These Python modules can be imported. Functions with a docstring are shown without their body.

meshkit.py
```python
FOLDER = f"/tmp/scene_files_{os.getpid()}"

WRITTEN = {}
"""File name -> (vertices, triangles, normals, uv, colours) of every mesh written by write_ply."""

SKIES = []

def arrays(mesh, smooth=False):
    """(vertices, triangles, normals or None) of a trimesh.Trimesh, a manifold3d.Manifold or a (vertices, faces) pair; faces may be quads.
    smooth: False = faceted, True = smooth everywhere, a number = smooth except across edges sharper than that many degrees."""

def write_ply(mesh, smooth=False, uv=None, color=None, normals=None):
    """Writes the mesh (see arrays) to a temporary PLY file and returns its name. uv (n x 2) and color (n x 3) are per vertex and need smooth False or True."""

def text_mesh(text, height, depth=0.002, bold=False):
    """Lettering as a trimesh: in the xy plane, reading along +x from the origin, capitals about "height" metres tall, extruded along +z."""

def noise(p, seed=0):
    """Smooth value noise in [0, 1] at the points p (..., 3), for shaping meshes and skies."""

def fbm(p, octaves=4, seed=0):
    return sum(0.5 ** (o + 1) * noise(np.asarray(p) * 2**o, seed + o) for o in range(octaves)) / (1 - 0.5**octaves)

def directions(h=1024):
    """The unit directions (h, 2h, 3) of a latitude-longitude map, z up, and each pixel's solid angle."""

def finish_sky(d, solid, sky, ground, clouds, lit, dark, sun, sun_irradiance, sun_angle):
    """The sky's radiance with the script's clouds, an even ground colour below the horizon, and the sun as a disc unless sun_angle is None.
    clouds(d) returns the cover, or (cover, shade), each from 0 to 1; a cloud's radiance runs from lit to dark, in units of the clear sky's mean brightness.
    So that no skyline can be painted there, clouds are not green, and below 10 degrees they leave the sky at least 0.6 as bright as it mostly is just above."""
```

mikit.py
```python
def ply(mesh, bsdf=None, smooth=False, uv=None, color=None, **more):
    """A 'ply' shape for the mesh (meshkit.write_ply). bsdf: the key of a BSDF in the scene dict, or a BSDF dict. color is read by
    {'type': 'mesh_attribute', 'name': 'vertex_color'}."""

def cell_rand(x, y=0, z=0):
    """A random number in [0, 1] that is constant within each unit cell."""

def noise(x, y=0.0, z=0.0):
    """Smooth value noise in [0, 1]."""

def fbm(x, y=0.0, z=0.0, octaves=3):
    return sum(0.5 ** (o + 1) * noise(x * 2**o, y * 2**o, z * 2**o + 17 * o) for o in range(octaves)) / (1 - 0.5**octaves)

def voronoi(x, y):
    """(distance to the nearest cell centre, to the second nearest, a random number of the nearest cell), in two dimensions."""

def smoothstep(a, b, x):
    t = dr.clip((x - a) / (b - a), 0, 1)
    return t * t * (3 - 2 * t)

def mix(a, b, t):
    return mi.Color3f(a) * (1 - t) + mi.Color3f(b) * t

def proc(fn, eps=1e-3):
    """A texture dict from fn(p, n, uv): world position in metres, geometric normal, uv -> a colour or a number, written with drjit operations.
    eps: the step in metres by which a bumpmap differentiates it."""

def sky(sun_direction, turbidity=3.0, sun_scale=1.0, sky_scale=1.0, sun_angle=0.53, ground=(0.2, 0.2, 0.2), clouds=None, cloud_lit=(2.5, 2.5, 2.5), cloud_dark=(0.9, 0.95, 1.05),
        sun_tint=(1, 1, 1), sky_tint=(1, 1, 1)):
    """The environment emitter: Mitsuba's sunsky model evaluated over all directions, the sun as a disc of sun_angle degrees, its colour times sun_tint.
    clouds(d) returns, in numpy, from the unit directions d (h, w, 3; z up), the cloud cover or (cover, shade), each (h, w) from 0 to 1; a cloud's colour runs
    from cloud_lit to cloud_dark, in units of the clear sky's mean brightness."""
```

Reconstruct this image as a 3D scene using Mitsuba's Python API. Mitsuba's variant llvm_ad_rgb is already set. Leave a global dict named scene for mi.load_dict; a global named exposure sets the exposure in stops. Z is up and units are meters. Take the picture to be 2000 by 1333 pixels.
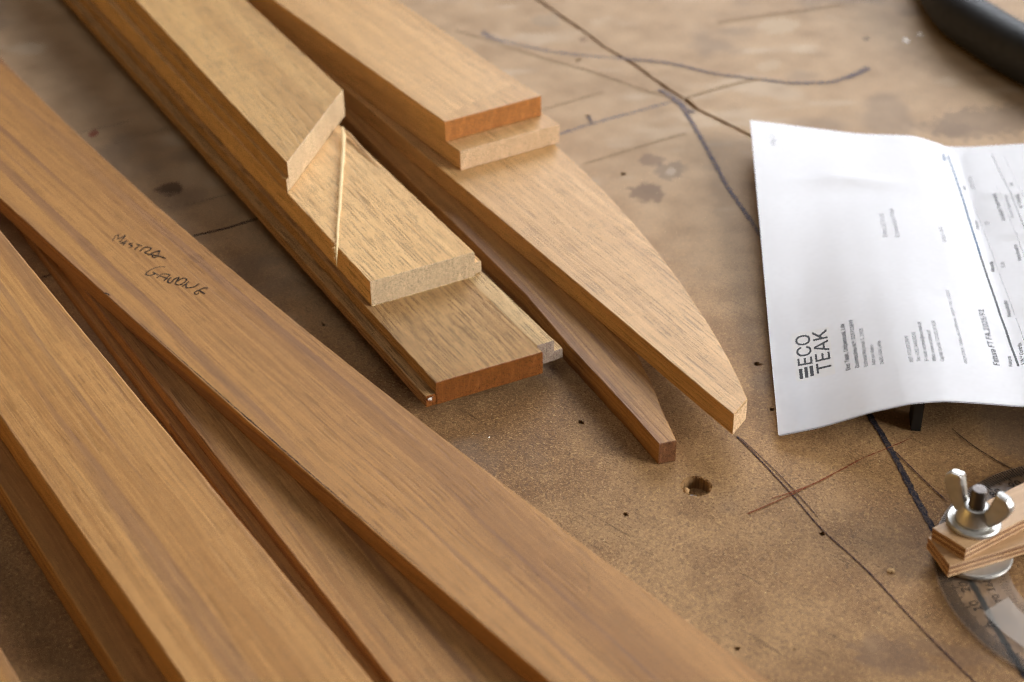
import math, random
import numpy as np, trimesh, mitsuba as mi, drjit as dr, mikit, meshkit
from mikit import noise, fbm, voronoi, smoothstep, mix, proc
from shapely.geometry import Polygon
from scipy.interpolate import PchipInterpolator
T = mi.ScalarTransform4f
scene, labels = {}, {}
rng = np.random.default_rng(7)
MM = 0.001

# ------------------------------------------------------------------ camera
HEIGHT, PITCH, ROLL = 0.345, math.radians(35.0), math.radians(-0.97)
fwd = np.array([0, math.cos(PITCH), -math.sin(PITCH)])
up0, right0 = np.array([0, math.sin(PITCH), math.cos(PITCH)]), np.array([1.0, 0, 0])
up = up0 * math.cos(ROLL) - right0 * math.sin(ROLL)
eye = np.array([0, 0, HEIGHT])
scene['camera'] = {'type': 'thinlens', 'fov': 2 * math.degrees(math.atan(1000 / 3300)), 'fov_axis': 'x',
                   'to_world': T().look_at(origin=eye.tolist(), target=(eye + fwd).tolist(), up=up.tolist()),
                   'aperture_radius': 0.0028, 'focus_distance': 0.562, 'near_clip': 0.05, 'far_clip': 20.0}
exposure = 0.9

# ------------------------------------------------------------------ light
def lamp(name, centre, target, w, h, rgb):
    scene[name] = {'type': 'rectangle', 'to_world': T().look_at(origin=centre, target=target, up=[0, 0, 1]) @ T().scale([w / 2, h / 2, 1]),
                   'bsdf': {'type': 'diffuse', 'reflectance': {'type': 'rgb', 'value': 0.5}},
                   'emitter': {'type': 'area', 'radiance': {'type': 'rgb', 'value': rgb}}}
    labels[name] = {'kind': 'structure'}
lamp('unseen_window', [0.62, 2.2, 1.05], [0.0, 0.5, 0.0], 1.15, 0.95, [6.3, 6.6, 7.1])  # out of view behind, lights the tops and throws shadows forward left
lamp('unseen_window_001', [2.5, -0.25, 1.0], [0.0, 0.5, 0.0], 1.5, 1.2, [10.9, 10.8, 10.7])  # out of view to the right, placed to light the board ends
lamp('unseen_warm_lamp', [-2.4, 0.1, 0.75], [0.0, 0.5, 0.0], 1.5, 1.0, [1.3, .7, 0.07])  # out of view, placed to warm the left sides of the boards
lamp('overhead_fill', [-0.2, 0.3, 2.6], [-0.2, 0.5, 0.0], 2.4, 2.4, [0.29, 0.287, 0.283])  # dim fill added overhead in place of bounced room light

# ------------------------------------------------------------------ materials
def rgb(*v): return {'type': 'rgb', 'value': list(v)}
def principled(color, rough=.5, spec=.4, **k):
    return {'type': 'twosided', 'b': {'type': 'principled', 'base_color': color, 'roughness': rough, 'specular': spec, **k}}

def bumped(inner, fn, amount, eps):
    return {'type': 'twosided', 'b': {'type': 'bumpmap', 'arbitrary': proc(fn, eps), 'scale': amount, 'b': inner}}

END = 5.0   # uv beyond this: sawn end, coordinates are across and up

def make_wood(key, light, dark, vein, end_light, end_dark, pores=.35, pore_level=.66, band=.11, vein_amt=.6, pf=1.0, even=0.0, rough=.55, spec=.22, bump=.00006, seed=0.0):
    def coords(uv):
        is_end = uv.x > END * .5
        u = dr.select(is_end, uv.x - END, uv.x) * 1000 + seed
        v = uv.y * 1000
        return is_end, u, v

    def pore_mask(u, v):
        w = v + 1.6 * noise(u * .02, v * .05)
        a = noise(w * 3.4 * pf, u * .11, 3.0)
        b = noise(w * 6.5, u * .30 * pf, 9.0)
        return smoothstep(pore_level, pore_level + .16, a) * .75 + smoothstep(pore_level + .06, pore_level + .2, b) * .5

    def color(p, n, uv):
        is_end, u, v = coords(uv)
        w = v + 5.0 * (noise(u * .006, v * .02, 1.0) - .5) + 1.2 * (noise(u * .03, v * .09, 2.0) - .5)
        broad = fbm(w * band, u * .003, 4.0, octaves=2)
        med = noise(w * .75, u * .006, 5.0)
        fine = .55 * noise(w * 2.6, u * .018, 6.0) + .45 * noise(w * 5.0, u * .07, 26.0)
        speck = noise(u * 1.9, v * 3.1, 7.0)
        t = .42 * broad + .20 * med + .32 * fine + .10 * speck
        c = mix(light, dark, smoothstep(.31, .71, t))
        streak = smoothstep(.66, .86, noise(w * .42 + 31.0, u * .0055, 8.0)) * (.55 + .45 * noise(w * 2.0, u * .05, 2.0))
        c = mix(c, mi.Color3f(*vein), streak * vein_amt)
        pm = dr.minimum(pore_mask(u, v), 1.0) * pores * (even + (1 - even) * (.45 + .9 * noise(u * .02, v * .12, 12.0)))
        c = c * (1 - pm)
        c = c * (1 + .12 * smoothstep(.66, .9, noise(w * 4.2, u * .12, 14.0))) * (.91 + .18 * noise(w * 6.5, u * .05, 41.0)) * (.93 + .14 * noise(u * 4.0, v * 6.0, 43.0))
        # end grain: curved growth rings, rays and pores
        r = v * .35 + u * 1.2 + .02 * u * u * .2 + 2.2 * noise(u * .25, v * .3, 15.0)
        ring = smoothstep(.35, .75, noise(r * .55, 0.5, 16.0))
        dots = smoothstep(.62, .85, noise(u * 3.2, v * 3.2, 17.0))
        grime = noise(u * .9, v * 1.1, 18.0)
        e = mix(end_light, end_dark, .65 * ring + .35 * grime)
        e = e * (1 - .42 * dots) * (.82 + .36 * noise(u * 4.5, v * 4.5, 27.0))
        ray = smoothstep(.74, .84, noise(u * .85 + v * .30, v * .03, 19.0)) * smoothstep(.3, .6, noise(u * 1.5, v * .5, 29.0))
        e = mix(e, e * 1.5 + mi.Color3f(.03, .02, .01), .34 * ray)
        return dr.select(is_end, e, c)

    def height(p, n, uv):
        is_end, u, v = coords(uv)
        along = -.8 * dr.minimum(pore_mask(u, v), 1.0) + .5 * noise(v * 2.6, u * .08, 6.0)
        across = noise(u * 2.6, v * 2.6, 3.0) + .5 * noise(u * 6.0, v * 6.0, 4.0)
        return dr.select(is_end, across, along)

    scene[key] = bumped({'type': 'principled', 'base_color': proc(color), 'roughness': rough, 'specular': spec}, height, bump, 1.2e-4)

make_wood('mat_golden', (.47, .252, .090), (.34, .166, .054), (.22, .118, .066), (.40, .26, .13), (.26, .15, .07),
          pores=.24, vein_amt=.55, pf=.85, seed=11.0)
make_wood('mat_tawny', (.405, .208, .071), (.285, .138, .047), (.19, .098, .058), (.40, .26, .13), (.26, .15, .07),
          pores=.24, vein_amt=.65, pf=.85, seed=511.0)
make_wood('mat_brown', (.42, .222, .078), (.295, .145, .050), (.15, .07, .034), (.20, .085, .034), (.11, .042, .017),
          pores=.30, vein_amt=.6, pf=.9, seed=313.0)
make_wood('mat_pale', (.57, .345, .150), (.46, .265, .106), (.32, .17, .07), (.62, .42, .25), (.44, .29, .15),
          pores=.42, vein_amt=.3, rough=.5, spec=.28, pf=1.1, even=.3, bump=.00008, seed=719.0)
make_wood('mat_pale_dark_end', (.57, .345, .150), (.46, .265, .106), (.32, .17, .07), (.42, .16, .036), (.27, .10, .024),
          pores=.34, vein_amt=.3, rough=.5, spec=.28, pf=1.1, even=.3, bump=.00006, seed=1719.0)
make_wood('mat_sawn', (.52, .315, .122), (.42, .24, .088), (.25, .145, .075), (.56, .41, .24), (.37, .25, .145),
          pores=.40, pore_level=.62, vein_amt=.10, pf=1.15, even=.8, rough=.6, spec=.25, bump=.00016, seed=2111.0)
make_wood('mat_sawn_pale', (.68, .435, .195), (.57, .345, .147), (.40, .24, .105), (.60, .45, .27), (.40, .28, .165),
          pores=.46, pore_level=.62, vein_amt=.10, pf=1.15, even=.8, rough=.6, spec=.22, bump=.00016, seed=2511.0)
make_wood('mat_sawn_dark_end', (.45, .272, .120), (.345, .198, .084), (.17, .092, .05), (.235, .078, .016), (.13, .040, .009),
          pores=.56, pore_level=.60, vein_amt=.15, pf=1.15, even=.85, rough=.6, spec=.10, bump=.00016, seed=3131.0)
make_wood('mat_weathered_end', (.57, .39, .19), (.45, .29, .13), (.33, .2, .1), (.33, .25, .19), (.20, .14, .10),
          pores=.46, pore_level=.62, vein_amt=.10, pf=1.15, even=.8, rough=.62, spec=.25, bump=.00016, seed=4111.0)

STAINS = [  # x, y, half sizes (mm), turn, colour, strength
    (60.2, 622.4, 4.3, 5.0, 0.3, (.16, .10, .07), .55), (67.5, 614.3, 6.2, 7.0, -.2, (.15, .11, .085), .5),
    (68.0, 614.0, 2.0, 2.6, 0.1, (.55, .46, .36), .35), (55.7, 595.6, 7.0, 8.0, .6, (.13, .08, .055), .62),
    (-139.8, 605.6, 5.0, 6.0, 0, (.05, .028, .018), .7), (104.3, 336.0, 11.0, 6.0, -.5, (.14, .085, .055), .5),
    (120.0, 337.0, 13.0, 4.5, -.5, (.15, .09, .055), .4), (99.0, 340.0, 1.6, 4.0, .8, (.30, .19, .10), .3),
    (206.0, 652.0, 30.0, 14.0, .25, (.12, .085, .065), .42), (188.0, 648.0, 14.0, 7.0, -.3, (.14, .095, .07), .28),
    (188.6, 735.1, 1.7, 2.6, 0, (.85, .80, .74), .85), (197.4, 742.4, 1.2, 2.2, 0, (.85, .80, .74), .7),
    (170.3, 738.6, 1.6, 2.2, 0, (.12, .08, .05), .75), (130.8, 755.0, 10.0, 9.0, .4, (.50, .40, .28), .4),
    (138.0, 728.0, 8.0, 4.0, -.4, (.50, .40, .28), .3), (121.3, 712.0, 8.0, 4.0, .6, (.50, .40, .28), .3),
    (-180.0, 655.0, 2.2, 3.0, 0, (.20, .03, .015), .7), (20.0, 765.0, 7.0, 9.0, .2, (.20, .16, .12), .35), (36.0, 742.0, 2.2, 2.6, 0, (.15, .08, .05), .6),
]

def bench_color(p, n, uv):
    x, y = p.x * 1000, p.y * 1000
    wx, wy = x + 3 * noise(x * .09, y * .09, 3.0), y + 3 * noise(x * .09, y * .09, 8.0)
    a = noise(x * 2.9 + 2.0 * noise(x * .8, y * .8, 21.0), y * 1.7, 1.0)
    b = noise(x * 1.5, y * 3.9, 2.0)
    c = noise((x + y) * 2.7, (x - y) * 1.1, 4.0)
    fleck = dr.maximum(dr.maximum(a, b), c)
    low = fbm(x * .016, y * .016, 5.0, octaves=3)
    mid = fbm(x * .09, y * .09, 6.0, octaves=2)
    col = mix((.215, .116, .051), (.335, .197, .091), smoothstep(.25, .75, .55 * low + .45 * mid))
    col = col * (.72 + .42 * smoothstep(.30, .95, fleck)) * (.85 + .30 * noise(x * 3.6, y * 3.6, 9.0))
    col = mix(col, mi.Color3f(.46, .29, .12), .80 * smoothstep(.84, .97, fleck))
    col = mix(col, mi.Color3f(.075, .045, .028), .38 * smoothstep(.70, .88, noise(x * 1.5, y * 1.5, 10.0)))
    scr = smoothstep(.80, .90, noise((x + .6 * y) * .035, (y - .6 * x) * 2.6, 31.0)) + smoothstep(.83, .92, noise((x - .25 * y) * 2.9, (y + .25 * x) * .05, 33.0))
    col = mix(col, col * 1.55 + mi.Color3f(.03, .025, .02), .32 * scr * smoothstep(.45, .7, noise(x * .02, y * .02, 35.0)))
    cut = smoothstep(.86, .93, noise((x + 1.1 * y) * 2.2, (y - 1.1 * x) * .045, 37.0)) * smoothstep(.5, .7, noise(x * .025, y * .025, 39.0))
    col = col * (1 - .45 * cut)
    # far half: sheen painted in as a paler colour, plus paint smears
    far = smoothstep(430.0, 640.0, y + .25 * x)
    col = mix(col, mix((.345, .232, .138), (.465, .335, .215), mid), .75 * far)
    smear = smoothstep(.60, .80, fbm(x * .035 + 9.0, y * .055, 11.0, octaves=3)) * far
    col = mix(col, mi.Color3f(.52, .42, .31), .40 * smear)
    grey = smoothstep(.56, .74, fbm(x * .03 + 40.0, y * .03, 12.0, octaves=3))
    col = mix(col, mi.Color3f(.16, .12, .095), .38 * grey)
    for sx, sy, a_, b_, turn, tone, k in STAINS:
        ca, sa = math.cos(turn), math.sin(turn)
        dx, dy = wx - 1.5 - sx, wy - 1.5 - sy
        d = dr.sqrt(dr.square((dx * ca + dy * sa) / a_) + dr.square((dy * ca - dx * sa) / b_))
        col = mix(col, mi.Color3f(*tone), k * (1 - smoothstep(.72, 1.12, d + .75 * (fbm(x * .35, y * .35, 13.0, octaves=2) - .5))))
    return col

def bench_height(p, n, uv):
    x, y = p.x * 1000, p.y * 1000
    return noise(x * 1.9, y * 1.2, 1.0) + .8 * noise(x * 1.0, y * 3.0, 2.0) + .5 * noise(x * 4.0, y * 4.0, 5.0)

scene['mat_bench'] = bumped({'type': 'principled', 'base_color': proc(bench_color), 'roughness': .62, 'specular': .10}, bench_height, .00006, 1.5e-4)
scene['mat_bench_edge'] = principled(rgb(.16, .085, .040), .8, .2)
scene['mat_dark'] = principled(rgb(.035, .02, .012), .9, .1)

def ink(key, color, base, k):
    def fn(p, n, uv):
        x, y = p.x * 1000, p.y * 1000
        w = smoothstep(.30, .62, .6 * noise(x * 1.9, y * 1.9, 1.0) + .4 * noise(x * 4.5, y * 4.5, 2.0))
        return mix(base, color, k + (1 - k) * w)
    scene[key] = principled(proc(fn), .8, .08)
ink('ink_blue', (.022, .022, .032), (.13, .09, .062), .42)
ink('ink_faded', (.085, .085, .115), (.30, .205, .13), .15)
ink('ink_pen', (.022, .014, .026), (.17, .095, .05), .3)
ink('ink_red', (.17, .035, .014), (.22, .10, .045), .25)
ink('ink_faint', (.25, .17, .105), (.36, .245, .148), .05)
ink('ink_pencil', (.17, .105, .058), (.30, .17, .075), .2)
ink('ink_dark', (.022, .014, .010), (.06, .034, .02), .5)
ink('ink_wood', (.018, .015, .013), (.16, .09, .045), .4)
scene['mat_fibre'] = principled(rgb(.78, .60, .33), .7, .2)
scene['mat_fibre_brown'] = principled(rgb(.42, .25, .11), .7, .2)
scene['mat_crumb'] = principled(rgb(.46, .30, .15), .8, .1)
scene['mat_white_fibre'] = principled(rgb(.75, .71, .66), .7, .2)

def paper_color(p, n, uv):
    x, y, z = p.x * 1000, p.y * 1000, p.z * 1000
    return mix((.63, .632, .655), (.67, .672, .695), fbm(x * .8, y * .8, z * .8, octaves=3))
scene['mat_paper'] = principled(proc(paper_color), .75, .25)
scene['print_black'] = principled(rgb(.030, .031, .034), .6, .3)
scene['print_grey'] = principled(rgb(.09, .09, .10), .6, .3)
scene['print_faint'] = principled(rgb(.22, .22, .24), .6, .3)
scene['print_logo_ground'] = principled(rgb(.66, .65, .64), .7, .25)
scene['print_blue'] = principled(rgb(.035, .075, .14), .6, .2)

def ply_wood(light, dark, seed):
    def fn(p, n, uv):
        u, v = uv.x * 1000 + seed, uv.y * 1000
        w = v + 2 * noise(u * .05, v * .1, 2.0)
        return mix(light, dark, .6 * noise(w * .7, u * .03, 1.0) + .4 * noise(w * 3.0, u * .2, 4.0))
    return principled(proc(fn), .5, .35)
scene['mat_ply_face'] = ply_wood((.50, .32, .17), (.38, .22, .105), 5.0)
scene['mat_ply_light'] = ply_wood((.52, .33, .17), (.40, .235, .11), 25.0)
scene['mat_ply_dark'] = ply_wood((.30, .155, .070), (.20, .098, .044), 55.0)

def steel_rough(p, n, uv):
    return .30 + .28 * fbm(p.x * 900, p.y * 900, p.z * 900, octaves=2)
def steel_col(p, n, uv):
    return mix((.44, .43, .40), (.60, .59, .56), fbm(p.x * 500, p.y * 500, p.z * 500, octaves=3))
scene['mat_steel'] = {'type': 'twosided', 'b': {'type': 'principled', 'base_color': proc(steel_col), 'metallic': .9, 'roughness': proc(steel_rough), 'specular': .5}}
scene['mat_bolt'] = {'type': 'twosided', 'b': {'type': 'principled', 'base_color': rgb(.085, .07, .062), 'metallic': .6, 'roughness': .38}}
scene['mat_black_metal'] = principled(rgb(.012, .012, .012), .5, .4)
def grip_col(p, n, uv):
    return mix((.011, .011, .012), (.020, .020, .021), fbm(p.x * 300, p.y * 300, p.z * 300, octaves=3))
scene['mat_grip'] = principled(proc(grip_col), .6, .3)
scene['mat_clear'] = {'type': 'mask', 'opacity': .07, 'b': principled(rgb(.42, .40, .37), .15, .6)}
scene['mat_tape'] = {'type': 'mask', 'opacity': .34, 'b': principled(rgb(.52, .49, .45), .5, .3)}
scene['mat_scale_print'] = principled(rgb(.022, .018, .016), .6, .2)

# ------------------------------------------------------------------ mesh helpers
def key_for(name):
    if name not in scene and not any(k.startswith(name + '__') for k in scene): return name
    i = 1
    while f'{name}_{i:03d}' in scene or any(k.startswith(f'{name}_{i:03d}__') for k in scene): i += 1
    return f'{name}_{i:03d}'
taken = set()
def thing(name, label, category, group=None, kind=None):
    k, i = name, 0
    while k in taken: i += 1; k = f'{name}_{i:03d}'
    taken.add(k)
    labels[k] = {'label': label, 'category': category}
    if group: labels[k]['group'] = group
    if kind: labels[k]['kind'] = kind
    return k
def add(name, mesh, mat, parent=None, smooth=False, uv=None, label=None, kind=None):
    k = f'{parent}__{name}' if parent else name
    base, i = k, 0
    while k in scene: i += 1; k = f'{base}_{i:03d}'
    if isinstance(mesh, trimesh.Trimesh): mesh = trimesh.Trimesh(mesh.vertices * MM, mesh.faces, process=False)
    else: mesh = (np.asarray(mesh[0]) * MM, mesh[1])
    scene[k] = mikit.ply(mesh, mat, smooth, uv=uv)
    if label or kind:
        labels.setdefault(k, {})
        if label: labels[k]['label'] = label
        if kind: labels[k]['kind'] = kind
    return k

def ccw(poly):
    p = np.asarray(poly, float)
    a = np.sum(p[:, 0] * np.roll(p[:, 1], -1) - np.roll(p[:, 0], -1) * p[:, 1])
    return p if a > 0 else p[::-1]

def resample(poly, step):
    out = []
    for a, b in zip(poly, np.roll(poly, -1, 0)):
        n = max(1, int(np.linalg.norm(b - a) / step))
        out += [a + (b - a) * i / n for i in range(n)]
    return np.array(out)

def normals2(poly):
    e = np.roll(poly, -1, 0) - poly
    e /= np.linalg.norm(e, axis=1, keepdims=True) + 1e-9
    n = np.stack([e[:, 1], -e[:, 0]], 1)
    m = n + np.roll(n, 1, 0)
    d = np.maximum((m * m).sum(1, keepdims=True) / 2, .35)
    return m / d

def cap(poly):
    v, f = trimesh.creation.triangulate_polygon(Polygon(poly), engine='earcut')
    idx = [int(np.argmin(((poly - q) ** 2).sum(1))) for q in v]
    f = np.array(idx)[f]
    a, b, c = poly[f[:, 0]], poly[f[:, 1]], poly[f[:, 2]]
    area = (b[:, 0] - a[:, 0]) * (c[:, 1] - a[:, 1]) - (b[:, 1] - a[:, 1]) * (c[:, 0] - a[:, 0])
    f[area < 0] = f[area < 0][:, ::-1]
    return f

def prism(poly, z0, z1, ch=.3, step=4.0, jitter=.05, seed=0, zfun=None):
    """A slab of this outline (mm) with slightly broken edges. -> triangles (n, 3, 3)"""
    p = resample(ccw(poly), step)
    nr = normals2(p)
    j = (meshkit.noise(np.c_[p * .35, np.full(len(p), seed)], seed) - .5) * 2 * jitter + (meshkit.noise(np.c_[p * .02, np.full(len(p), 3.0)], seed + 5) - .5) * 2 * jitter
    p = p + nr * j[:, None]
    rings = [(z0, ch), (z0 + ch, 0), (z1 - ch, 0), (z1, ch)]
    n = len(p)
    V, F = [], []
    for z, c in rings:
        q = p - nr * c
        V.append(np.c_[q, np.full(n, z)])
    V = np.vstack(V)
    if zfun is not None: V[:, 2] += zfun(V)
    i = np.arange(n); k = (i + 1) % n
    for r in range(3):
        F += [np.stack([r * n + i, r * n + k, (r + 1) * n + k], 1), np.stack([r * n + i, (r + 1) * n + k, (r + 1) * n + i], 1)]
    c = cap(p)
    F += [c + 3 * n, c[:, ::-1]]
    return V[np.vstack(F)]

board_count = [0]
def board(name, slabs, az, mat, label, category='board', group=None, ch=.3, jitter=.09, end_cos=.62):
    """slabs: (outline in mm, bottom, top) pieces of one solid length of timber; az: its grain direction in degrees"""
    k = thing(name, label, category, group)
    board_count[0] += 1
    tri = np.vstack([prism(p, a, b, ch, 4.0, jitter, board_count[0] * 7 + i) for i, (p, a, b) in enumerate(slabs)])
    d = np.array([math.cos(math.radians(az)), math.sin(math.radians(az)), 0]); c = np.array([-d[1], d[0], 0])
    n = np.cross(tri[:, 1] - tri[:, 0], tri[:, 2] - tri[:, 0]); n /= np.linalg.norm(n, axis=1, keepdims=True) + 1e-12
    s, w, z = tri @ d, tri @ c, tri[..., 2]
    w0 = w.mean()
    isend = (np.abs(n @ d) > end_cos)
    isside = (~isend) & (np.abs(n[:, 2]) < .5)
    flat = ~(isend | isside)
    off = 53.0 * board_count[0]
    U = s + 391.0 * board_count[0]; Vv = (w - w0) + off
    Vv = np.where(isside[:, None], (w.mean(1, keepdims=True) - w0) + off + (z - slabs[0][2]) + 9.0, Vv)
    U = np.where(isend[:, None], (w - w0) + 200.0 + off * 3 + END * 1000, U) ; Vv = np.where(isend[:, None], z + off, Vv)
    # keep the along coordinate small against the end marker
    U = np.where(isend[:, None], U, U % 100000 - 2000 * np.floor((U.mean(1, keepdims=True)) / 2000))
    uv = np.stack([U, Vv], -1).reshape(-1, 2) * MM
    add(k, (tri.reshape(-1, 3), np.arange(len(tri) * 3).reshape(-1, 3)), mat, uv=uv)
    return k

def strip_mesh(pts, width, z, ragged=.12, seed=0, ends=True, taper=None):
    """A flat, slightly ragged stroke along a polyline (mm), lying at height z."""
    P = np.asarray(pts, float)
    t = np.r_[0, np.cumsum(np.linalg.norm(np.diff(P, axis=0), axis=1))]
    n = max(3, int(t[-1] / 1.2))
    s = np.linspace(0, t[-1], n)
    Q = np.c_[PchipInterpolator(t, P[:, 0])(s), PchipInterpolator(t, P[:, 1])(s)]
    g = np.gradient(Q, axis=0); g /= np.linalg.norm(g, axis=1, keepdims=True) + 1e-9
    nn = np.c_[-g[:, 1], g[:, 0]]
    w = np.full(n, width / 2.0) if taper is None else np.interp(s / t[-1], *zip(*taper)) * width / 2
    if ends: w = w * np.clip(np.minimum(np.arange(n), n - 1 - np.arange(n)) / 1.5 + .35, 0, 1)
    a = w * (1 + ragged * 2 * (meshkit.noise(np.c_[s * .9, s * 0, s * 0 + seed], seed) - .5))
    b = w * (1 + ragged * 2 * (meshkit.noise(np.c_[s * .9, s * 0 + 5, s * 0 + seed], seed + 3) - .5))
    zz = np.full(n, z) if np.isscalar(z) else z
    V = np.vstack([np.c_[Q + nn * a[:, None], zz], np.c_[Q - nn * b[:, None], zz]])
    i = np.arange(n - 1)
    F = np.vstack([np.stack([i + n, i + n + 1, i + 1], 1), np.stack([i + n, i + 1, i], 1)])
    return V, F

def needles(roots, dirs, lens, rad):
    """Thin pointed splinters: 3-sided spikes. -> (V, F)"""
    V, F = [], []
    for q, d, l in zip(roots, dirs, lens):
        d = np.asarray(d, float); d /= np.linalg.norm(d)
        a = np.cross(d, [.3, .5, .8]); a /= np.linalg.norm(a); b = np.cross(d, a)
        base = len(V)
        V += [q + rad * (a * math.cos(x) + b * math.sin(x)) for x in (0, 2.1, 4.2)] + [q + d * l]
        F += [[base, base + 1, base + 3], [base + 1, base + 2, base + 3], [base + 2, base, base + 3]]
    return np.array(V), np.array(F)

def tube(pts, radii, sides=12, flat=1.0, caps=True):
    P = np.asarray(pts, float); R = np.broadcast_to(radii, (len(P),))
    t = np.gradient(P, axis=0); t /= np.linalg.norm(t, axis=1, keepdims=True)
    a = np.cross(t, [0, 0, 1.0]); a /= np.linalg.norm(a, axis=1, keepdims=True) + 1e-9
    b = np.cross(a, t)
    ang = np.arange(sides) * 2 * math.pi / sides
    V = (P[:, None] + R[:, None, None] * (np.cos(ang)[None, :, None] * a[:, None] + flat * np.sin(ang)[None, :, None] * b[:, None])).reshape(-1, 3)
    F = []
    for r in range(len(P) - 1):
        for s in range(sides):
            q, q2 = r * sides + s, r * sides + (s + 1) % sides
            F += [[q, q2, q2 + sides], [q, q2 + sides, q + sides]]
    V = list(V)
    if caps:
        for r, rev in ((0, True), (len(P) - 1, False)):
            V.append(P[r]); c = len(V) - 1
            for s in range(sides):
                q, q2 = r * sides + s, r * sides + (s + 1) % sides
                F.append([c, q2, q] if rev else [c, q, q2])
    m = trimesh.Trimesh(np.array(V), np.array(F), process=False)
    m.fix_normals()
    return m

def revolve(profile, sections=48):
    return trimesh.creation.revolve(np.array(profile, float), sections=sections)

def move(m, x=0, y=0, z=0, rz=0):
    m = m.copy()
    m.apply_transform(trimesh.transformations.rotation_matrix(math.radians(rz), [0, 0, 1]))
    m.apply_translation([x, y, z])
    return m

# ------------------------------------------------------------------ the workbench
bench = thing('workbench', 'worn brown fibreboard workbench top with pen lines, drilled holes and stains', 'workbench', kind='structure')
SEAM = np.array([[-900, 2420], [-300, 1345], [15.7, 789.8], [21.8, 779.6], [30.1, 763.5], [39.3, 747.9], [45.9, 733.9], [59.1, 714.1], [69.3, 693.7], [79.4, 678.0], [83.1, 669.0], [91.1, 659.5], [102.7, 644.9], [180, 520], [520, -60]], float)
fine = [SEAM[0]]
for a, b in zip(SEAM[:-1], SEAM[1:]):
    n = 1 if np.linalg.norm(b - a) > 300 else max(1, int(np.linalg.norm(b - a) / 2.5))
    fine += [a + (b - a) * (i + 1) / n for i in range(n)]
fine = np.array(fine)
def seam_side(sign, seed):
    g = np.gradient(fine, axis=0); g /= np.linalg.norm(g, axis=1, keepdims=True)
    nn = np.c_[-g[:, 1], g[:, 0]]
    w = 1.05 + .9 * (meshkit.noise(np.c_[fine * .16, np.full(len(fine), seed)], seed) - .4) + .5 * (meshkit.noise(np.c_[fine * .5, np.full(len(fine), seed)], seed + 1) - .5)
    return fine + sign * nn * np.maximum(w, .25)[:, None]
near_side, far_side = seam_side(-1, 3), seam_side(1, 9)
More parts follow.
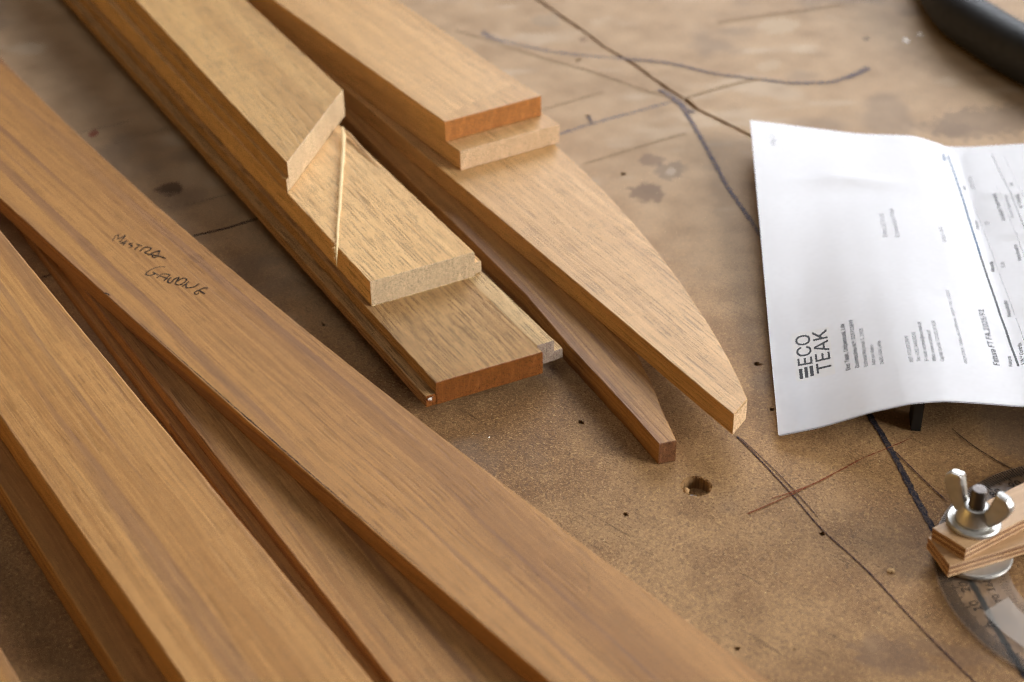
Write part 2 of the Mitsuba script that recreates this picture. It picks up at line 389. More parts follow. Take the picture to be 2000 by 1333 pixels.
def hole_ring(x, y, r, rag, n=72, seed=0):
    a = np.arange(n) * 2 * math.pi / n
    rr = r * (1 + rag * (meshkit.noise(np.c_[np.cos(a) * 3 + 9, np.sin(a) * 3 + 9, a * 0], seed) - .5) + rag * .8 * (meshkit.noise(np.c_[np.cos(a) * 7 + 9, np.sin(a) * 7 + 9, a * 0], seed + 2) - .5))
    return np.c_[x + rr * np.cos(a), y + rr * np.sin(a)]
HOLES = [(57.5, 410.9, 5.0, .06), (22.5, 444.9, .95, .7), (34.3, 398.0, .95, .6), (93.5, 387.4, .9, .5), (62.0, 339.8, .8, .5), (85.4, 476.1, 1.4, .8), (-68.1, 504.9, .6, .5), (86.8, 450.2, .9, .6),
         (35.0, 664.0, 1.1, .6), (33.0, 720.0, 1.3, .7), (47.0, 612.0, 1.2, .8), (78.0, 339.0, .35, .4)]
def slab(outline, holes, z0, z1):
    m = trimesh.creation.extrude_polygon(Polygon(outline, holes), z1 - z0, engine='earcut')
    m.apply_translation([0, 0, z0])
    return m
near = np.vstack([near_side, [[520, -400], [-900, -400]]])
far = np.vstack([far_side, [[1300, -60], [1300, 2420]]])
add('panel', slab(near, [hole_ring(*h, seed=i) for i, h in enumerate(HOLES)], -8, 0), 'mat_bench', bench)
add('panel', slab(far, [], -8.3, -.15), 'mat_bench', bench)
add('underlay', slab([[-900, -400], [1300, -400], [1300, 2420], [-900, 2420]], [], -22, -8.6), 'mat_bench_edge', bench)

INK = {'arc': [[-11.1, 753.4], [-9.3, 748.6], [-6.1, 744.5], [2.4, 739.6], [21.6, 729.3], [38.2, 724.2], [53.6, 720.9], [73.5, 715.7], [95.9, 703.1], [113.9, 697.2], [131.8, 692.4], [143.4, 692.4], [154.6, 697.2], [165.8, 707.3]],
 'cross': [[21.3, 646.9], [38.4, 657.6], [53.5, 665.7], [72.4, 675.8]], 'cross2': [[72.4, 675.8], [80.8, 680.5], [107.7, 694.8], [116.2, 697.6]],
 'dark': [[-124.9, 568.1], [-112.5, 573.5], [-98.9, 581.7], [-89.6, 586.6]], 'dark2': [[-178.0, 539.7], [-173.8, 542.1], [-167.5, 545.2]],
 'faint': [[-139.4, 589.9], [-123.7, 595.9], [-110.0, 602.9]], 'faint2': [[-188.8, 655.3], [-177.5, 660.6], [-164.8, 667.3]], 'faint3': [[-170.3, 645.3], [-148.3, 659.5]],
 'faintcurve': [[-24.7, 755.1], [-8.3, 742.9], [14.3, 725.1], [39.8, 706.8], [57.5, 691.5], [72.7, 679.8]], 'ghost': [[15.3, 670.5], [43.4, 687.0]],
 'green': [[31.2, 620.7], [44.5, 628.3], [60.3, 637.6], [76.4, 646.3]],
 'marker': [[74.6, 680.7], [78.9, 660.9], [83.8, 632.7], [88.8, 599.9], [96.1, 567.4], [105.6, 516.3]],
 'marker2': [[105.6, 516.3], [118.6, 446.5], [122.2, 427.3], [127.5, 389.6], [134.4, 362.4], [136.3, 348.6], [139.3, 331.5], [140.5, 325.1]],
 'pen': [[73.0, 436.1], [86.8, 406.4], [93.2, 390.5], [103.8, 371.4], [115.3, 346.0], [126.2, 324.1]], 'pen2': [[73.6, 435.9], [85.4, 413.5], [93.7, 394.1]],
 'red': [[71.7, 396.8], [85.9, 405.2], [111.4, 422.6]], 'red2': [[80.2, 403.9], [89.5, 408.1], [100.5, 414.4]], 'red3': [[111.4, 422.6], [130.0, 433.0]],
 'scratch': [[101.9, 758.8], [122.7, 765.7], [143.5, 770.9], [167.4, 778.5]],
 'scrib': [[67.9, 688.1], [74.9, 678.2], [78.2, 669.7], [81.8, 664.6]], 'scrib2': [[70.9, 684.9], [76.6, 672.7]],
 'thin': [[123.4, 426.2], [129.2, 412.8], [134.7, 401.0]], 'thin2': [[144.4, 437.5], [149.1, 428.7], [159.9, 415.3]], 'tick': [[35.1, 663.4], [36.8, 655.7]]}
LOOK = {'arc': ('ink_faded', 1.9), 'cross': ('ink_faded', 1.5), 'cross2': ('ink_faint', 1.5), 'dark': ('ink_dark', 1.1), 'dark2': ('ink_dark', 1.0), 'faint': ('ink_faint', 1.2), 'faint2': ('ink_faint', 1.1),
        'faint3': ('ink_faint', 1.0), 'faintcurve': ('ink_faint', 1.6), 'ghost': ('ink_faint', 1.0), 'green': ('ink_faint', .8), 'marker': ('ink_faded', 1.9), 'marker2': ('ink_blue', 2.0), 'pen': ('ink_pen', .4), 'pen2': ('ink_pen', .28),
        'red': ('ink_red', .42), 'red2': ('ink_red', .36), 'red3': ('ink_red', .3), 'scratch': ('ink_faint', 1.0), 'scratch2': ('ink_faint', .9), 'scratch3': ('ink_faint', .8), 'scrib': ('ink_faded', 2.4),
        'scrib2': ('ink_faded', 2.8), 'thin': ('ink_pen', .45), 'thin2': ('ink_dark', .4), 'tick': ('ink_faded', 1.2)}
for i, (k, pts) in enumerate(INK.items()):
    mat, w = LOOK[k]
    z = .12 + .012 * i
    tp = [(0, 1.9), (.03, 1.7), (.08, 1.0), (.88, 1.0), (.95, 1.7), (1, 2.0)] if k == 'arc' else None
    nm = {'ink_red': 'red_pencil_line', 'ink_pen': 'pen_line', 'ink_blue': 'marker_line', 'ink_faded': 'marker_line'}.get(mat, 'faint_line')
    add(nm, strip_mesh(pts, w, z, .28, i, taper=tp), mat, bench)
fl = trimesh.creation.cylinder(5.6, 1.0, sections=40); add('hole_floor', move(fl, 57.5, 410.9, -5.6), 'mat_bench', bench)
# inside the large drilled hole: a bright screw head and a plug of pale wood
scr = revolve([[0, 0], [2.1, 0], [2.1, .4], [1.5, .9], [.7, 1.15], [0, 1.2]], 24)
add('screw_head', move(scr, 56.0, 407.9, -3.0), 'mat_steel', bench, smooth=35)
add('screw_head', move(revolve([[0, -4], [1.1, -4], [1.1, .2], [0, .2]], 12), 56.0, 407.9, -3.0), 'mat_steel', bench)
chip = trimesh.creation.icosphere(2, 1.0); chip.apply_scale([1.3, 1.0, 1.5]); chip.vertices += (meshkit.noise(chip.vertices * 1.3 + 5)[:, None] - .5) * .6
add('wood_plug', move(chip, 54.2, 411.2, -2.4), 'mat_fibre_brown', bench, smooth=True)
roots, dirs, ln = [], [], []
for i in range(170):
    a = rng.uniform(0, 2 * math.pi)
    roots.append(np.array([57.5 + 4.85 * math.cos(a), 410.9 + 4.85 * math.sin(a), -.05 - rng.uniform(0, .5)]))
    dirs.append([-math.cos(a) * rng.uniform(-.4, 1), -math.sin(a) * rng.uniform(-.4, 1), rng.uniform(-.2, .9)]); ln.append(rng.uniform(.35, 1.1))
add('torn_fibre', needles(roots, dirs, ln, .13), 'mat_fibre_brown', bench, kind='stuff')

# ------------------------------------------------------------------ boards, left group
def along(poly, az):  # outlines come as near-left, near-right, far-right, far-left
    return np.array(poly, float)
A1 = [[-47.2, 247.6], [-2.8, 253.4], [-253.3, 633.6], [-290.0, 618.0]]
A0 = [[-67.8, 259.7], [-29.0, 284.4], [-259.0, 646.6], [-297.8, 621.9]]
A9 = [[-95.7, 263.4], [-120.8, 246.9], [-233.8, 418.9], [-208.7, 435.4]]
def slide(poly, az, near, far):
    d = np.array([math.cos(math.radians(az)), math.sin(math.radians(az))]); p = np.array(poly, float)
    p[:2] += d * near; p[2:] += d * far
    return p
def straight(left0, az, width, near, far):
    """rectangle from a point of its left edge"""
    d = np.array([math.cos(math.radians(az)), math.sin(math.radians(az))]); c = np.array([d[1], -d[0]]); o = np.array(left0, float)
    return np.array([o + d * near, o + c * width + d * near, o + c * width + d * far, o + d * far])
def offset_right(pts, az, w):
    d = math.radians(az); return np.array(pts, float) + w * np.array([math.sin(d), -math.cos(d)])

board('teak_board', [(slide(A1, 123.25, -40, 0), 12.5, 25.3)], 123.25, 'mat_golden', 'golden planed teak board on top of the pair in the near left corner', ch=.5)
board('teak_board', [(slide(A0, 122.42, -40, 0), 0, 12.5)], 122.42, 'mat_brown', 'brown teak board lying under the golden board in the near left corner', ch=.4)
board('teak_board', [(slide(A9, 123.3, -40, 0), 0, 10)], 123.3, 'mat_golden', 'teak board of which only a corner shows at the bottom left edge', ch=.4)
D = np.array([[3.3, 259.6], [37.3, 280.7], [-180.5, 632.0], [-214.5, 610.9]])
DL = np.array([[20.6, 221.9], [33.0, 229.5], [-252.5, 698.0], [-265.2, 690.1]])
board('rabbeted_teak_board', [(slide(D, 121.8, -40, -70), 0, 10.5), (slide(DL, 121.4, 0, -70), 0, 5.0)], 121.8, 'mat_brown',
      'brown teak board with a stepped edge, half covered by the board with handwriting', ch=.35)
BL = [[-360.0, 782.0], [-280.0, 678.0], [-197.2, 569.4], [-159.8, 520.9], [-141.3, 496.5], [-117.9, 468.2], [-105.8, 451.7], [-94.5, 437.1], [-78.5, 417.9], [-67.9, 404.7], [-47.3, 378.6], [-27.3, 355.0], [-10.1, 334.1], [8.8, 311.0], [60.0, 249.0]]
BR = [[-330.0, 872.0], [-275.0, 777.0], [-228.0, 698.3], [-189.5, 638.3], [-160.5, 595.8], [-131.6, 554.5], [-109.7, 526.7], [-90.0, 501.4], [-69.9, 475.3], [-45.8, 444.0], [-24.6, 418.5], [0.3, 389.7], [17.4, 368.6], [39.8, 340.7], [65.9, 309.7], [108.0, 260.0]]
def smooth_line(pts, n=60, k=3):
    P = np.array(pts, float); t = np.r_[0, np.cumsum(np.linalg.norm(np.diff(P, axis=0), axis=1))]
    s = np.linspace(0, t[-1], n)
    cx, cy = np.polyfit(t, P[:, 0], k), np.polyfit(t, P[:, 1], k)
    return np.c_[np.polyval(cx, s), np.polyval(cy, s)]
bl, br = smooth_line(BL), smooth_line(BR)
tb = board('tapered_teak_board', [(np.vstack([bl, br[::-1]]), 10.5, 18.0)], 126.5, 'mat_tawny', 'long curved golden teak board with two words handwritten on it in ink', ch=.3)
HAND1 = [[[-147.62, 535.94], [-146.24, 540.39], [-145.43, 537.25], [-143.43, 539.93], [-144.76, 534.6]], [[-144.28, 533.53], [-142.18, 535.99], [-143.14, 532.58]],
         [[-144.0, 534.67], [-142.49, 533.7]], [[-139.54, 534.07], [-140.88, 533.42], [-139.54, 532.01], [-140.67, 530.9]], [[-138.23, 533.47], [-135.76, 532.02]],
         [[-136.87, 532.61], [-138.14, 529.46]], [[-135.89, 528.25], [-133.98, 531.14], [-132.13, 530.17], [-133.04, 528.39], [-134.09, 527.52], [-132.18, 526.11]],
         [[-132.54, 525.44], [-128.73, 528.48], [-128.91, 525.1], [-129.88, 523.79], [-131.14, 525.62]], [[-131.66, 525.86], [-128.87, 524.88], [-125.71, 522.99]]]
HAND2 = [[[-125.06, 517.43], [-127.17, 517.28], [-130.33, 514.97], [-131.26, 512.82], [-130.0, 511.57], [-128.07, 512.72], [-129.0, 514.06], [-126.75, 511.81]],
         [[-126.79, 509.87], [-124.53, 512.61], [-122.51, 511.68], [-123.35, 509.55], [-124.01, 507.85]], [[-125.74, 511.35], [-122.84, 509.32]],
         [[-121.6, 510.36], [-122.54, 507.38], [-121.7, 506.5], [-120.06, 509.45], [-118.78, 510.27]],
         [[-118.74, 510.05], [-119.53, 506.0], [-118.23, 505.11], [-115.93, 508.46], [-116.8, 509.56], [-119.09, 507.7]], [[-116.9, 504.01], [-114.81, 507.14]],
         [[-115.58, 506.09], [-115.14, 503.11], [-113.54, 503.27], [-111.11, 505.74]],
         [[-107.72, 502.24], [-108.19, 503.1], [-110.51, 501.49], [-111.89, 499.85], [-111.04, 498.77], [-110.38, 499.8]], [[-110.74, 501.49], [-108.09, 499.1]]]
def pen(strokes, w, z, seed=0):
    V, F = [], []
    for i, s in enumerate(strokes):
        m = tube_flat(s, w, z + .012 * i, seed + i)
        F.append(m[1] + sum(len(v) for v in V)); V.append(m[0])
    return np.vstack(V), np.vstack(F)
def tube_flat(s, w, z, seed):
    P = np.array(s, float); t = np.r_[0, np.cumsum(np.linalg.norm(np.diff(P, axis=0), axis=1))]
    n = max(6, int(t[-1] / .35)); q = np.linspace(0, t[-1], n)
    Q = np.c_[PchipInterpolator(t, P[:, 0])(q), PchipInterpolator(t, P[:, 1])(q)]
    g = np.gradient(Q, axis=0); g /= np.linalg.norm(g, axis=1, keepdims=True) + 1e-9
    nn = np.c_[-g[:, 1], g[:, 0]] * (w / 2) * (.75 + .5 * meshkit.noise(np.c_[q, q * 0, q * 0 + seed], seed))[:, None]
    V = np.vstack([np.c_[Q + nn, np.full(n, z)], np.c_[Q - nn, np.full(n, z)]]); i = np.arange(n - 1)
    return V, np.vstack([np.stack([i + n, i + n + 1, i + 1], 1), np.stack([i + n, i + 1, i], 1)])
add('handwriting', pen(HAND1, .56, 18.12), 'ink_wood', tb, label='word MASTRA handwritten in dark ink')
add('handwriting', pen(HAND2, .54, 18.12, 40), 'ink_wood', tb, label='word GAUONE handwritten in dark ink')
add('pencil_mark', pen([[[-144.2, 500.8], [-143.0, 500.4], [-141.8, 498.9]]], .7, 18.12), 'ink_wood', tb)
add('pencil_mark', pen([[[17.3, 360.5], [19.9, 353.4], [20.5, 348.1], [19.6, 342.4]]], .22, 18.12), 'ink_pencil', tb)
sel = bl[(bl[:, 1] < 490) & (bl[:, 1] > 300)]
gl = np.gradient(sel, axis=0); gl /= np.linalg.norm(gl, axis=1, keepdims=True)
inn = sel + np.c_[-gl[:, 1], gl[:, 0]] * .75
add('pencil_mark', strip_mesh(inn, .5, 18.12, .5, 5, taper=[(0, .3), (.25, .8), (.4, 1.0), (.55, .6), (.7, .35), (1, .15)]), 'ink_wood', tb)

# ------------------------------------------------------------------ boards, middle stack
def fuzz(name, parent, a, b, z, out, n, mat='mat_fibre', size=(.3, 1.1), rad=.07, dz=(-.9, .1), spread=.5):
    """torn fibres standing off an edge from a to b (mm)"""
    a, b, out = np.array(a, float), np.array(b, float), np.array(out, float)
    r, d, l = [], [], []
    for i in range(n):
        q = a + (b - a) * rng.random()
        r.append(np.array([q[0], q[1], z + rng.uniform(-.25, .15)]))
        d.append([out[0] + rng.normal(0, spread), out[1] + rng.normal(0, spread), rng.uniform(*dz)]); l.append(rng.uniform(*size))
    add(name, needles(r, d, l, rad), mat, parent, kind='stuff')
M1 = np.array([[-25.3, 447.8], [10.3, 464.5], [-219.8, 874.2], [-255.4, 857.0]])
m1 = board('rabbeted_teak_board', [(M1, 6, 15), (straight([-28.6, 445.9], 119.35, 9, .4, 470), 6, 10.5)], 119.3, 'mat_sawn_dark_end',
           'lowest board of the middle stack, rough sawn with a reddish end and stepped left edge', ch=.22, jitter=.10)
fuzz('torn_fibre', m1, [-27.6, 446.2], [-27.0, 446.6], 9.8, [-.3, -.5], 90, 'mat_white_fibre', (.4, 1.0), .16, (-.9, .5), .6)
fuzz('torn_fibre', m1, [-25.3, 447.8], [-56.0, 503.0], 15.0, [-.8, -.3], 60, 'mat_fibre_brown', (.2, .6), .05, (-.2, .5), .4)
P_ = straight([8.4, 468.2], 119.3, 6.5, 0, 440)
ps = board('narrow_teak_strip', [(P_, 6.4, 14.9), (straight([13.8, 471.2], 119.3, 4.0, .3, 440), 6.2, 10.2)], 119.3, 'mat_weathered_end',
           'narrow pale strip with grey stepped end lying against the lowest board of the middle stack', ch=.18, jitter=.16)
fuzz('torn_fibre', ps, P_[1], P_[2] * .25 + P_[1] * .75, 14.9, [.8, .3], 50, 'mat_fibre', (.3, 1.1), .06, (-.1, .5), .4)
M2 = np.array([[-49.0, 494.1], [-13.0, 512.4], [-240.7, 918.3], [-276.0, 899.0]])
m2 = board('teak_board', [(M2, 15, 25.2), (straight([-14.0, 512.9], 119.2, 4.0, .1, 460), 15.2, 19.8)], 119.24, 'mat_sawn_pale',
           'pale rough sawn middle board of the middle stack with ragged end and splinter on it', ch=.2, jitter=.14)
ex = (M2[0] - M2[1]) / np.linalg.norm(M2[0] - M2[1]); od = np.array([.49, -.87])
fuzz('torn_fibre', m2, M2[0], M2[1], 15.1, [.35, -.6], 240, 'mat_fibre', (.5, 2.0), .16, (-1.3, -.2), .35)
fuzz('torn_fibre', m2, M2[0], M2[1], 25.1, [.35, -.6], 80, 'mat_fibre', (.2, .5), .06, (-.2, .6), .35)
fuzz('torn_fibre', m2, M2[1], M2[1] * .8 + M2[2] * .2, 25.0, [.8, .3], 70, 'mat_fibre', (.2, .7), .06, (-.2, .6), .35)
fuzz('torn_fibre', m2, M2[0], M2[0] * .8 + M2[3] * .2, 25.0, [-.8, -.3], 70, 'mat_fibre', (.2, .7), .06, (-.2, .6), .35)
M3 = np.array([[-83.3, 558.8], [-66.6, 619.1], [-237.4, 929.6], [-290.0, 939.0]])
m3 = board('rabbeted_teak_board', [(M3, 25.2, 37), ([[-83.88, 556.72], [-82.1, 563.8], [-282.0, 932.0], [-289.0, 934.7]], 25.2, 30.6)], 118.5, 'mat_sawn',
           'top board of the middle stack with its end cut at a sharp slant', ch=.25, jitter=.08, end_cos=.34)
fuzz('torn_fibre', m3, [-84.6, 558.0], [-95.0, 577.0], 30.6, [-.7, -.4], 40, 'mat_fibre', (.4, 1.6), .05, (-.1, .6), .6)
spacer = board('spacer_block', [(straight([-100, 610], 29, 26, 6, 30), 0, 6)], 29, 'mat_brown', 'small wooden block carrying the middle stack from below', 'wood block')

# the torn splinter lying across the pale board
SP = np.array([[-66.4, 603.0, 28.6], [-65.7, 599.2, 27.0], [-64.9, 586.0, 26.3], [-64.4, 572.7, 26.1], [-63.9, 558.0, 26.0], [-63.4, 545.4, 26.0], [-62.9, 531.0, 25.9], [-62.5, 520.7, 25.6], [-62.3, 514.0, 24.0], [-62.2, 509.7, 21.6]])
sp = thing('wood_splinter', 'long pale torn splinter lying across the middle board of the middle stack', 'splinter')
tt = np.linspace(0, 1, 60); ti = np.linspace(0, 1, len(SP))
Q = np.c_[[PchipInterpolator(ti, SP[:, k])(tt) for k in range(3)]].T
Q[:, 0] += .22 * (meshkit.noise(np.c_[tt * 9, tt * 0, tt * 0]) - .5)
R = np.interp(tt, [0, .06, .5, .85, 1], [.6, .85, .7, .42, .06]) * (1 + .3 * (meshkit.noise(np.c_[tt * 25, tt * 0 + 4, tt * 0]) - .5))
add(sp, tube(Q, R, 7, .5), 'mat_fibre', smooth=40)
r_, d_, l_ = [], [], []
for i in range(120):
    k = rng.integers(6, 55)
    r_.append(Q[k] + [-.7 * R[k], 0, rng.uniform(-.3, .3)]); d_.append([-1, rng.normal(.2, .5), rng.uniform(-.4, .4)]); l_.append(rng.uniform(.6, 2.0))
add('barb', needles(r_, d_, l_, .10), 'mat_fibre', sp, kind='stuff')
S2 = np.array([[-66.0, 603.0, 27.6], [-63.6, 600.5, 26.6], [-60.5, 594.5, 26.3], [-55.8, 585.5, 26.0], [-50.5, 575.2, 25.5]])
Q2 = np.c_[[PchipInterpolator(np.linspace(0, 1, 5), S2[:, k])(np.linspace(0, 1, 30)) for k in range(3)]].T
sp2 = thing('wood_splinter', 'short curved brown sliver along the right edge of the middle board', 'splinter')
add(sp2, tube(Q2, np.interp(np.linspace(0, 1, 30), [0, .2, .7, 1], [.4, .75, .6, .1]), 6, .45), 'mat_fibre_brown', smooth=40)

# ------------------------------------------------------------------ boards, right stack
C1L = [[70.2, 425.8], [1.5, 541.1], [-27.1, 588.9], [-65.5, 653.3], [-260.0, 980.0]]
C1R = [[-190.0, 1040.0], [-60.0, 770.0], [-10.0, 666.0], [8.0, 628.0], [19.4, 604.6], [28.0, 588.7], [36.2, 570.9], [43.9, 552.4], [48.7, 538.1], [53.9, 521.4], [59.6, 504.9], [64.9, 488.9], [68.2, 475.7], [71.0, 459.8], [73.3, 446.6], [75.6, 434.0]]
c1r = np.vstack([np.array(C1R[:3]), smooth_line(C1R[3:], 36, 4)])
c1 = board('tapered_teak_board', [(np.vstack([np.array(C1L), c1r]), 8.4, 16.7)], 120.5, 'mat_pale', 'pale teak board tapering in a curve to a blunt tip beside the paper', ch=.25, end_cos=.8)
fuzz('torn_fibre', c1, [70.2, 425.8], [75.6, 434.0], 16.6, [.6, -.5], 60, 'mat_fibre_brown', (.2, .6), .08, (-.3, .6), .4)
C0L = [[46.4, 422.0], [35.6, 445.0], [19.6, 477.5], [4.9, 510.4], [-13.1, 544.8], [-60.0, 632.0], [-150.0, 798.0]]
C0R = [[-105.0, 810.0], [-20.0, 640.0], [14.0, 560.0], [31.0, 512.0], [38.8, 486.0], [43.3, 469.5], [46.5, 455.6], [48.6, 441.6], [52.0, 423.7]]
c0 = board('tapered_teak_board', [(np.vstack([np.array(C0L), np.array(C0R)]), 0, 8.4)], 116.0, 'mat_brown', 'narrow dark brown tapered teak board lying flat on the bench under the pale one', ch=.25)
az2 = 123.3
e0, e1 = np.array([-19.1, 587.0]), np.array([20.5, 608.8]); d2 = np.array([math.cos(math.radians(az2)), math.sin(math.radians(az2))])
C2 = np.array([e0, e1, e1 + d2 * 380, e0 + d2 * 380])
board('teak_board', [(C2, 16.7, 25.2)], az2, 'mat_pale', 'middle board of the right stack with a pale square cut end', ch=.22)
f0, f1 = np.array([-25.0, 595.0]), np.array([13.5, 616.2])
C3 = np.array([f0, f1, [-180.7, 918.0], [-236.0, 914.0]])
board('teak_board', [(C3, 25.2, 34.2)], 122.6, 'mat_pale_dark_end', 'top board of the right stack with a square orange brown end', ch=.22)

# ------------------------------------------------------------------ the invoice
P0, DU, LU = np.array([86.2, 432.5]), np.array([math.cos(math.radians(85.565)), math.sin(math.radians(85.565))]), 204.66
DV = np.array([DU[1], -DU[0]])
ZB = PchipInterpolator(*zip(*[(-5, 2.0), (0, 3.0), (6.5, 4.9), (12.9, 6.9), (20.8, 10.1), (28.6, 13.5), (34.8, 15.6), (41.1, 17.5), (46.6, 18.4), (52.2, 18.9), (63.5, 18.5), (76.2, 17.8), (90, 19.5), (115, 24.0), (165, 33.0), (290, 50.0)]))
ZT = PchipInterpolator(*zip(*[(-5, 11.6), (0, 11.0), (14.1, 9.4), (29.2, 7.5), (48.7, 5.5), (66.8, 5.2), (76.8, 2.7), (83.5, .7), (87.4, .35), (94.2, .6), (115.1, 2.4), (170, 9.0), (290, 22.0)]))
def sheet(u, h):
    u, h = np.asarray(u, float), np.asarray(h, float)
    k = u / LU
    z = (1 - k) * ZB(h) + k * ZT(h)
    fold = 79.0 + 8.0 * k                         # the letter fold, a sharp little valley
    z = z - 1.3 * np.exp(-np.abs(h - fold) / 3.5) * np.clip(k * 1.4 - .15, 0, 1)
    # creases and soft buckles
    z = z + 1.2 * np.exp(-((u - 160 + .004 * (h - 38) ** 2) / 4.5) ** 2) * np.exp(-((h - 38) / 17) ** 2)
    z = z - .8 * np.exp(-((u - 147) / 8.0) ** 2) * np.exp(-((h - 34) / 20) ** 2)
    z = z + .8 * np.exp(-((u - 155) / 2.6) ** 2) * np.clip((h - 88) / 8, 0, 1) + .5 * np.exp(-((u - 119) / 2.2) ** 2) * np.clip((h - 88) / 8, 0, 1)
    z = z + .55 * (meshkit.noise(np.stack([u * .022, h * .04, u * 0 + 2.0], -1), 4) - .5) * 2 * np.clip(u / 20, 0, 1) * np.clip((LU - u) / 30, 0, 1)
    z = z + .35 * np.abs(meshkit.noise(np.stack([u * .05 + h * .02, h * .03 - u * .01, u * 0 + 6.0], -1), 9) - .5) * 2 * np.clip(u / 25, 0, 1) * np.clip((LU - u) / 30, 0, 1)
    z = np.maximum(z, .25)
    xy = P0 + np.stack([u, u], -1) * DU + np.stack([h, h], -1) * DV
    return np.concatenate([xy, z[..., None]], -1)
def sheet_mesh(u0, u1, h0, h1, nu, nh, dz=0.0):
    uu, hh = np.meshgrid(np.linspace(u0, u1, nu), np.linspace(h0, h1, nh), indexing='ij')
    V = sheet(uu, hh).reshape(-1, 3); V[:, 2] += dz
    i, j = np.meshgrid(np.arange(nu - 1), np.arange(nh - 1), indexing='ij'); q = (i * nh + j).ravel()
    return V, np.vstack([np.stack([q, q + 1, q + nh + 1], 1), np.stack([q, q + nh + 1, q + nh], 1)])[:, ::-1]
inv = thing('invoice', 'white printed invoice sheet, folded and creased, lying on the bench', 'paper')
add('front_sheet', sheet_mesh(0, LU, 0, 280, 110, 190), 'mat_paper', inv, smooth=True)
V, F = sheet_mesh(-.25, LU - 1.2, .3, 280, 60, 190); V[:, 2] = np.maximum(V[:, 2] - .35, .15)
add('back_sheet', (V, F), 'mat_paper', inv, smooth=True)
def on_sheet(m2, dz):
    """flat page coordinates (across, down) of a mesh laid on the sheet"""
    P = sheet(m2[:, 0], m2[:, 1]); P[:, 2] += dz
    return P
def text(s, bold, u0, h0, u1, h1, capmm, mat, part='text_line'):
    m = meshkit.text_mesh(s, 1.0, .02, part == 'text_line' and (bold or capmm > 1.45))
    v = m.vertices; w = v[:, 0].max()
    tx = v[:, 0] / w
    uh = np.c_[u0 + tx * (u1 - u0), h0 + tx * (h1 - h0) - v[:, 1] * capmm]
    g_ = .03 if part == 'text_line' else .07      # toner spreads a little into the paper
    V, F = [], []
    for q_, (a_, b_) in enumerate([(-g_, -g_), (g_, -g_), (-g_, g_), (g_, g_)]):
        F.append(np.array(m.faces) + q_ * len(v)); V.append(on_sheet(uh + [a_, b_], .10 + v[:, 2] * .5 + .004 * q_))
    add(part, (np.vstack(V), np.vstack(F)), mat, inv)
def rule(pts, w, mat, part='rule_line'):
    P = np.array(pts, float); t = np.r_[0, np.cumsum(np.linalg.norm(np.diff(P, axis=0), axis=1))]; s = np.linspace(0, t[-1], 80)
    Q = np.c_[np.interp(s, t, P[:, 0]), np.interp(s, t, P[:, 1])]
    V = np.vstack([on_sheet(Q + [0, -w / 2], .12), on_sheet(Q + [0, w / 2], .12)]); i = np.arange(79)
    add(part, (V, np.vstack([np.stack([i + 80, i + 81, i + 1], 1), np.stack([i + 80, i + 1, i], 1)])), mat, inv)
B, G, L_ = 'print_black', 'print_grey', 'print_faint'
TEXT = [('Eco Teak, Unipessoal, Lda', 1, 25.3, 24.8, 53.3, 25.3, 1.35, B), ('Contribuinte N.º: 515713899', 1, 25.2, 27.6, 54.8, 28.3, 1.2, B), ('Estrada Nacional 1, 1853', 0, 25.0, 30.3, 48.2, 31.0, 1.2, B),
        ('Alto do Vieiro', 0, 24.9, 32.8, 37.2, 33.3, 1.15, B), ('2400-504 Leiria', 0, 24.5, 35.4, 38.7, 35.8, 1.15, B),
        ('NIF: PT515713899', 0, 23.3, 44.6, 39.7, 45.0, 1.2, B), ('Tel: +351 244828233', 0, 23.1, 47.0, 41.7, 47.6, 1.2, B), ('E-mail: ecoteak@ecoteak.pt', 0, 23.0, 49.5, 48.4, 50.3, 1.2, B),
        ('Web: www.ecoteak.pt', 0, 22.9, 52.0, 42.9, 52.7, 1.2, B), ('Capital Social: 10 000,00 EUR', 0, 22.9, 54.6, 49.4, 55.3, 1.2, B),
        ('FSC® 100%  Código do Certificado:  APCER-COC-151217', 0, 22.7, 62.2, 72.6, 63.5, 1.0, G), ('Fatura FT FA.2025/91', 1, 23.0, 72.8, 61.2, 74.0, 1.9, B), ('Fatura', 1, 23.1, 77.0, 29.9, 77.6, 1.1, B),
        ('Requisição', 1, 57.5, 83.0, 69.0, 83.4, 1.15, B), ('V/N.º Contrib.', 1, 24.3, 81.3, 39.6, 82.9, 1.2, B), ('Exmo.(s) Sr.(s)', 0, 111.5, 46.8, 130.9, 47.5, 1.6, L_), ('Consumidor Final', 0, 111.4, 51.3, 135.3, 51.7, 1.6, L_),
        ('0000-000', 0, 109.4, 68.5, 122.1, 68.6, 1.4, G), ('Pág. 1', 0, 185.1, 9.4, 193.3, 9.4, 1.4, L_), ('Original', 0, 186.2, 80.1, 194.6, 80.7, 1.6, 'print_blue'), ('Data', 1, 161.4, 84.4, 165.9, 84.6, 1.1, B),
        ('2025-03-14', 0, 163.0, 88.2, 175.0, 88.6, 1.4, L_), ('Cliente', 1, 126.5, 83.9, 134.7, 84.2, 1.1, B), ('CF', 0, 129.5, 88.0, 133.3, 88.3, 1.4, L_), ('Moeda', 1, 91.6, 83.4, 99.4, 84.0, 1.3, B), ('EUR', 0, 94.2, 87.6, 98.5, 87.8, 1.3, G),
        ('Vencimento', 1, 98.2, 94.1, 111.5, 94.8, 1.3, B), ('Condição Pagamento', 1, 131.6, 94.4, 155.2, 94.7, 1.4, B), ('Pronto Pagamento', 0, 133.3, 97.9, 153.2, 98.7, 1.3, G), ('N.º Contrib.', 1, 141.5, 102.6, 153.6, 103.2, 1.4, B),
        ('IVA', 1, 162.5, 103.1, 166.0, 103.2, 1.2, B)]
for t_ in TEXT: text(*t_)
